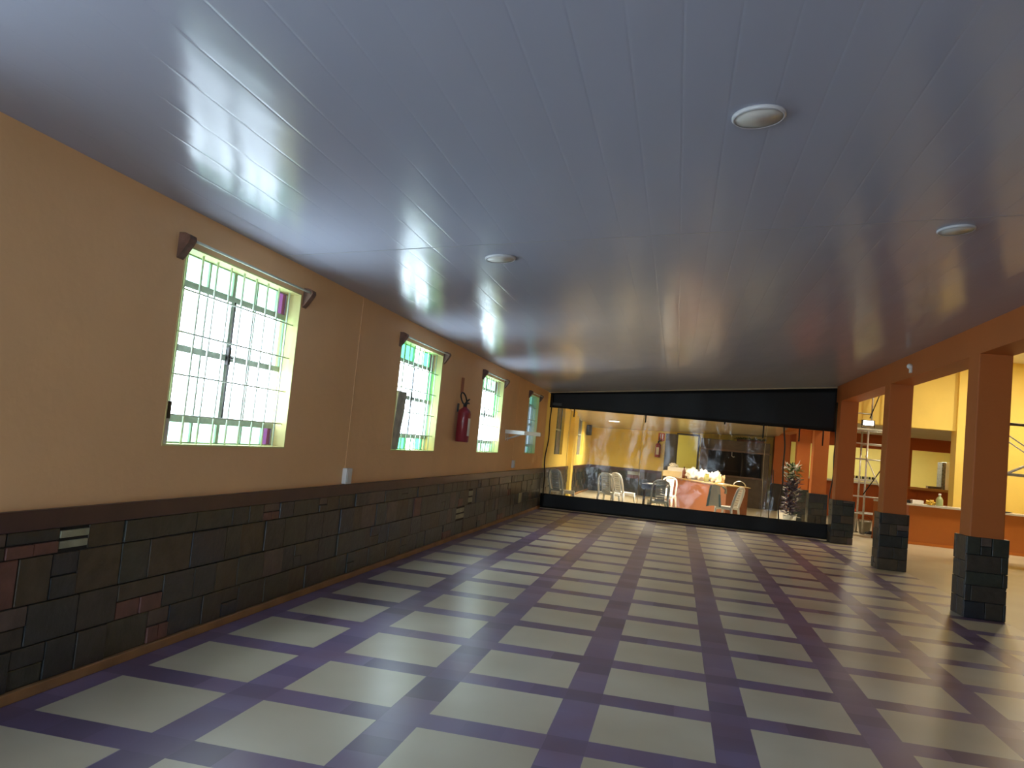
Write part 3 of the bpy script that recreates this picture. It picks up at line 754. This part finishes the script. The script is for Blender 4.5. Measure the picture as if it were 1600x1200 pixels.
bottle(.24, .12, .34, .05, BROWNG, 'brown bottle on the counter between boxes and white bags')
bottle(.2, .3, .3, .045, BROWNG, 'brown bottle standing behind the other brown bottle on the counter')
for t, w, s_, sd_, lab in ((.345, .2, (.17, .17, .17), 1, 'white plastic bag beside the brown bottles on the counter'), (.47, .3, (.17, .17, .16), 2, 'white plastic bag in the middle of the counter'), (.595, .42, (.16, .16, .15), 5, 'white plastic bag behind the olive jar on the counter')):
    c = onc(t, w, .89+s_[2]*.92); m = MB(); m.blob(c, s_, .45, sd_, 0, 3, 2.6, zmin=.892); tag(m.build('plastic_bag', BAGW, None, True), lab, 'bag', 'plastic bags on the counter')
c = onc(.64, .1); r = thing('jar', c, 'olive green jar on the counter', 'jar'); m = MB(); m.lathe([(0,0),(.065,0),(.07,.02),(.07,.17),(.055,.2),(0,.2)], c, 18); m.build('jar_body', OLIVE, r); m = MB(); m.lathe([(0,.2),(.058,.2),(.058,.225),(0,.225)], c, 18); m.build('lid', OLIVE, r)
c = onc(.78, .2); r = thing('figurine', c, 'cream ornament with pointed top on the counter right of the olive jar', 'ornament')
m = MB(); m.lathe([(0,0),(.11,0),(.1,.06),(.06,.09),(.065,.16),(.03,.22),(.012,.3),(0,.32)], c, 12); m.blob((c[0]+.1, c[1]-.08, c[2]+.12), (.05, .05, .12), .3, 4, 0, 2); m.build('ornament_body', CREAMOBJ, r)
ccube('tray', .9, .12, .3, .2, .03, PAPER, 'flat white tray on the right end of the counter', 'tray', rot=-1.1)
c = Vector(onc(.95, .45)); r = thing('wire_basket', c, 'grey wire basket on the right end of the counter', 'basket'); m = MB()
for k in range(9): m.tube([c+Vector((.15*math.cos(PI*k/8), -.1+.05*(k%2), .12*math.sin(PI*k/8)+.01)), c+Vector((.15*math.cos(PI*k/8), .1, .12*math.sin(PI*k/8)+.01))], .006, 6)
for yy in (-.1, 0, .1): m.tube([c+Vector((.15*math.cos(PI*k/12), yy, .12*math.sin(PI*k/12)+.01)) for k in range(13)], .008, 6)
m.build('basket_wire', GALV, r)
# pale boxes on the floor near the far pillars
for (x, y, sx, sy, h, lab) in ((6.15, 23.6, .35, .3, .3, 'white carton on the floor beside the speckled plant'), (6.72, 25.2, .5, .25, .1, 'low white slab on the floor between the two far pillars')):
    m = MB(); m.box(x-sx/2, x+sx/2, y-sy/2, y+sy/2, 0, h, bev=.01); tag(m.build('carton', PAPER), lab, 'carton')

# ------------------------------------------------------------------ bay: bar, scaffolds, kitchen
bar = thing('bar_counter', (10.2, 20.6, 0), 'long orange bar counter with white top beyond the pillars', 'bar counter')
bx = [7.85 + .22*k for k in range(26)]
def by(x): return 20.45 + (.55*((8.6-x)/.75)**2 if x < 8.6 else 0) + .02*(x-8.6)
front = [(x, by(x)) for x in bx if x <= BX]
m = MB(); poly = [(x, y, 0) for x, y in front] + [(front[-1][0], by(front[-1][0])+.5, 0), (8.3, 21.3, 0)]
m.prism(poly, (0, 0, .9)); m.build('bar_front', BROWNP if False else mat('orange_laminate_front', srgb(182, 106, 46), .35, var=.1, vscale=2), bar)
m = MB(); poly = [(x-.02, y-.06, .9) for x, y in front] + [(front[-1][0], by(front[-1][0])+.55, .9), (8.25, 21.4, .9)]
m.prism(poly, (0, 0, .04)); m.build('bar_top', COUNTER, bar)
m = MB(); poly = [(x-.01, y-.02, 0) for x, y in front]; pl = [(x, y+.03, 0) for x, y in front[::-1]]
m.prism(poly+pl, (0, 0, .06)); m.build('kick_board', mat('orange_kick_board', srgb(206, 122, 48), .4), bar)
ZB = .94
m = MB(); m.box(8.62, 8.87, 20.62, 20.82, ZB, ZB+.09, bev=.012); tag(m.build('paper_pack', PAPER), 'white pack at the left end of the bar counter', 'pack')
m = MB(); m.blob((9.03, 20.66, ZB+.05), (.09, .09, .06), .5, 6, 0, 3, zmin=ZB+.002); tag(m.build('snack_bag', YELLOWB), 'crumpled yellow bag on the bar counter', 'bag')
m = MB(); m.box(8.47, 8.6, 20.66, 20.8, ZB, ZB+.07, bev=.01); tag(m.build('box', DARKM), 'small dark box left of the white pack on the bar', 'box')
r = thing('bottle', (9.26, 20.8, ZB), 'clear green bottle on the bar counter beside the yellow bag', 'bottle'); m = MB(); m.lathe([(0,0),(.075,0),(.08,.03),(.08,.14),(.05,.2),(.025,.22),(.025,.25),(0,.25)], (9.26, 20.8, ZB), 18); m.build('bottle_body', mat('pale_green_plastic', srgb(156, 168, 118), .25), r)
m = MB(); m.lathe([(0,.25),(.03,.25),(.03,.29),(0,.29)], (9.26, 20.8, ZB), 14); m.build('cap', PVCW, r)
m = MB(); m.lathe([(0,0),(.12,0),(.2,.02),(.2,.028),(.12,.012),(0,.012)], (10.62, 20.8, ZB), 28); tag(m.build('plate', DARKM), 'dark flat dish on the bar counter right of the nearest pillar', 'dish')

def scaffold(name, posts, rungs, braces, plank, label):
    r = thing(name, (posts[0][0], posts[0][1], 0), label, 'scaffold')
    for (x, y, z0_, z1_) in posts:
        m = MB(); m.tube([(x, y, z0_+.02), (x, y, z1_)], .024, 8); p = m.build('post', GALV, r)
        if z0_ < .05:
            m = MB(); m.lathe([(0,0),(.06,0),(.06,.012),(.018,.014),(.018,.06),(0,.06)], (x, y, 0), 12); m.build('base_plate', DARKM, p)
    m = None
    for a, b_ in rungs: MB().tube([a, b_], .018, 8).build('rung', GALV, r)
    for a, b_, mm in braces: MB().tube([a, b_], .014, 8).build('brace', mm, r)
    for (x0, x1, y0, y1, z) in plank:
        m = MB(); m.box(x0, x1, y0, y1, z, z+.05, bev=.006); m.build('platform', WOODG, r)
    return r
Xa, Xb, Ya, Yb_ = 7.84, 8.46, 21.95, 22.65
scaffold('scaffold', [(Xa, Ya, 0, 2.642), (Xb, Ya, 0, 2.642), (Xa, Yb_, 0, 2.642), (Xb, Yb_, 0, 2.642), (8.05, Yb_, 2.68, 4.3), (Xb, Yb_, 2.68, 4.3)],
   [((7.55, Y_, z), (Xb, Y_, z)) for z in (.52, .95, 1.9, 2.3, 2.62) for Y_ in (Ya,)] + [((Xa, Yb_, z), (Xb, Yb_, z)) for z in (.52, 2.3)] + [((X_, Ya, z), (X_, Yb_, z)) for X_ in (Xa, Xb) for z in (.5, 2.28)] + [((7.55, Yb_, 3.12), (8.05, Yb_, 3.12))],
   [((7.8, Ya-.03, 2.0), (8.44, Ya-.03, .7), GALV), ((8.44, Ya-.03, 2.1), (7.8, Ya-.03, 1.0), DARKM), ((8.0, Yb_-.03, 3.0), (8.4, Yb_-.03, 4.25), DARKM)],
   [(7.55, Xb+.05, Ya-.03, Yb_+.03, 2.645)], 'silver tube scaffold with a work lamp standing between two pillars')
r = thing('work_lamp', (7.86, 22.1, 2.697), 'bright lit work lamp on the platform of the scaffold', 'work lamp')
m = MB(); m.box(7.7, 8.02, 22.1, 22.17, 2.77, 2.92, bev=.012); m.build('housing', DARKM, r)
m = MB(); m.box(7.74, 7.98, 22.088, 22.099, 2.79, 2.90); m.build('lamp_face', mat('lit_halogen', (1, .95, .8, 1), .4, emit=(1, .93, .78, 1), estr=8), r)
m = MB(); m.tube([(7.7, 22.13, 2.725), (7.86, 22.13, 2.708), (8.02, 22.13, 2.725)], .01, 6); m.tube([(7.7, 22.13, 2.725), (7.7, 22.13, 2.85)], .008, 6); m.tube([(8.02, 22.13, 2.725), (8.02, 22.13, 2.85)], .008, 6); m.build('stand', DARKM, r)
r = thing('bucket', (7.98, 22.35, 0), 'grey bucket standing inside the foot of the scaffold', 'bucket')
m = MB(); m.lathe([(0,0),(.12,0),(.16,.3),(.165,.3),(.165,.32),(.15,.31),(.125,.02),(0,.02)], (7.98, 22.35, 0), 24); m.build('bucket_body', BUCKETM, r)
m = MB(); m.tube([(7.98+.165*math.cos(t), 22.35, .3+.14*math.sin(t)) for t in [PI*k/10 for k in range(11)]], .005, 6); m.build('handle', DARKM, r)
m = MB(); m.blob((7.6, 22.4, .58), (.14, .12, .06), .3, 2, 0, 3)
m.box(7.46, 7.74, 22.3, 22.5, 0, .53, 1, bev=.02); tag(m.build('tool_crate', [ORANGEP, BUCKETM]), 'grey crate with a bright orange bundle on top at the scaffold foot', 'crate')
m = MB(); rd = random.Random(2)
m.tube([(8.05+.22*math.cos(k*.6)*(1-.01*k), 21.75+.12*math.sin(k*.6), .02+.002*k+.012*rd.random()) for k in range(36)], .014, 6); tag(m.build('coiled_cable', BLACKR), 'black coiled cable on the floor at the scaffold foot', 'cable')

Xa, Xb, Ya, Yb_ = 9.22, 11.6, 17.9, 18.7
scaffold('scaffold', [(x, y, 0, 3.4) for x in (Xa, Xb) for y in (Ya, Yb_)],
   [((x, Ya, z), (x, Yb_, z)) for x in (Xa, Xb) for z in (.4, .8, 1.2, 2.2, 2.6, 3.0)],
   [((Xa, Ya, 2.82), (Xb, Ya, 1.32), GALV), ((Xa, Yb_, 2.92), (Xb, Yb_, 1.42), GALV), ((Xa, Ya, 1.57), (Xb, Ya, 2.9), GALV), ((Xa, Yb_, 1.45), (Xb, Yb_, 2.78), GALV), ((Xa, Ya, 2.82), (Xb, Ya, 2.82), DARKM), ((Xa, Ya-.02, 2.79), (Xb, Ya-.02, 2.79), DARKM)],
   [(Xa, Xb, Ya, Yb_, 1.77)], 'silver tube scaffold with crossed braces right of the nearest pillar')

# kitchen seen through the pass-throughs
struct(MB().box(P1[0]-.06, P1[1]+.06, YB-.12, YB+.3, 1.2, 1.262).build('sill_1', WHITEC))
struct(MB().box(P2[0]-.06, P2[1]+.3, YB-.18, YB+.3, 1.18, 1.262).build('sill_2', mat('tan_sill', srgb(196, 140, 74), .5)))
m = MB(); m.box(8.5, 9.9, 29.72, 30.1, 1.28, 1.36, bev=.01); tag(m.build('shelf_unit', PVCW), 'low white rack in the serving hatch behind the scaffold', 'rack')
for k in range(8):
    m = MB(); x = 9.06+k*.105; m.lathe([(0,0),(.04,0),(.045,.09),(.04,.09),(.035,.01),(0,.01)], (x, 29.9, 1.361), 12)
    tag(m.build('cup', DARKM), 'dark cup in the row on the white rack in the serving hatch', 'cup', 'cups on the white rack')
m = MB(); m.box(11.4, 11.82, 29.3, 29.55, 1.263, 1.34, bev=.01); tag(m.build('tray', GRILLS), 'flat grey tray on the sill of the lit serving hatch', 'tray')
r = thing('refrigerator', (12.15, 30.2, 0), 'tall white fridge with speckled side just inside the lit serving hatch', 'fridge')
m = MB(); m.box(12.06, 12.5, 29.75, 30.3, 0, 2.2, bev=.015); m.build('fridge_body', PVCW, r)
m = MB(); m.box(11.94, 12.06, 29.77, 30.28, .1, 2.18, bev=.01); m.build('side_panel', mat('speckled_grey', srgb(110, 112, 108), .5, var=.9, vscale=14), r)
o = MB().box(11.1, 12.05, YB-.03, YB, .3, 1.1).build('trim_6', BROWNP); struct(o)

# unseen glazed doors, added behind the camera to bring in daylight
r = bpy.data.objects.new('added_door', None); r.location = (1.9, YF, 0); COL.objects.link(r); struct(r)
m = MB()
for x in (.33, 1.1, 1.9, 2.7, 3.47): m.box(x-.03, x+.03, YF-.2, YF-.14, 0, 2.65)
for z in (.04, 2.61): m.box(.3, 3.5, YF-.2, YF-.14, z-.04, z+.04)
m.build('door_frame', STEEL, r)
m = MB(); m.quad([(.3, YF-.17, 0), (3.5, YF-.17, 0), (3.5, YF-.17, 2.65), (.3, YF-.17, 2.65)]); m.build('glazing', CLEAR, r)

# ------------------------------------------------------------------ lights
world = bpy.data.worlds.new('sky'); scene.world = world; world.use_nodes = True
bg = world.node_tree.nodes['Background']; bg.inputs['Color'].default_value = (.72, .86, 1.0, 1); bg.inputs['Strength'].default_value = 5.6
for (a, b_) in WIN + WIN_UNSEEN:
    l = bpy.data.lights.new('daylight_portal', 'AREA'); l.shape = 'RECTANGLE'; l.size = b_-a; l.size_y = NZ1-NZ0; l.cycles.is_portal = True
    o = bpy.data.objects.new('daylight_portal', l); o.location = (-.2, (a+b_)/2, (NZ0+NZ1)/2); o.rotation_euler = (PI/2, 0, -PI/2); COL.objects.link(o)
    # area lights shine along local -Z: turn that towards +X
    o.rotation_euler = Vector((1, 0, 0)).to_track_quat('-Z', 'Y').to_euler(); l.size, l.size_y = b_-a, NZ1-NZ0

l = bpy.data.lights.new('daylight_portal', 'AREA'); l.shape = 'RECTANGLE'; l.size = 3.2; l.size_y = 2.65; l.cycles.is_portal = True
o = bpy.data.objects.new('daylight_portal', l); o.location = (1.9, YF-.25, 1.33); o.rotation_euler = Vector((0, 1, 0)).to_track_quat('-Z', 'Y').to_euler(); COL.objects.link(o)

def lamp(x, y, z, power, col, rad, label, spread=180):
    ceiling_light(x, y, label, True, z, rad)
    l = bpy.data.lights.new('lamp_glow', 'AREA'); l.shape = 'DISK'; l.size = rad*1.6; l.energy = power*.55; l.color = col; l.spread = math.radians(spread)
    o = bpy.data.objects.new('lamp_glow', l); o.location = (x, y, z-.03); COL.objects.link(o)
WARM = (1, .90, .70); WHITEW = (1, .92, .74)
lamp(2.45, 22.3, zb(2.45, 22.3), 92, WARM, .2, 'lit round ceiling light over the small table behind the curtain', 140)
lamp(1.02, 26.2, zb(1.02, 26.2), 62, WARM, .2, 'lit round ceiling light near the yellow far wall behind the curtain', 150)
lamp(4.6, 22.4, zb(4.6, 22.4), 66, WARM, .2, 'added ceiling light over the counter, hidden behind the curtain valance', 150)  # extra lamp added out of sight to brighten the back room
lamp(9.6, 19.5, 4.77, 84, WARM, .3, 'lit round ceiling light high above the bar')
lamp(11.6, 20.5, 4.77, 72, WARM, .3, 'lit round ceiling light high above the right part of the bar')
lamp(10.2, 12.0, 4.77, 10, WARM, .25, 'lit round ceiling light high in the side bay near the nearest pillar')
lamp(9.0, 31.0, 2.94, 16, (1, .95, .72), .2, 'lit round kitchen ceiling light behind the first hatch')
lamp(11.0, 30.0, 2.94, 36, (1, .95, .72), .2, 'lit round kitchen ceiling light behind the second hatch')
lamp(1.6, 31.0, 2.94, 30, (1, .95, .7), .08, 'lit round ceiling light in the room behind the doorway')
lamp(8.6, 26.5, 2.89, 20, WARM, .14, 'added ceiling light under the soffit behind the bar')  # lamp added to light the floor beneath the soffit

# ------------------------------------------------------------------ view
vs = scene.view_settings; vs.view_transform = 'Standard'; vs.look = 'None'; vs.gamma = 1; vs.use_curve_mapping = False; vs.exposure = 1.4
cy = scene.cycles
cy.max_bounces = 10; cy.diffuse_bounces = 6; cy.glossy_bounces = 4; cy.transparent_max_bounces = 16; cy.sample_clamp_indirect = 6; cy.use_denoising = True
cy.caustics_reflective = False; cy.caustics_refractive = False
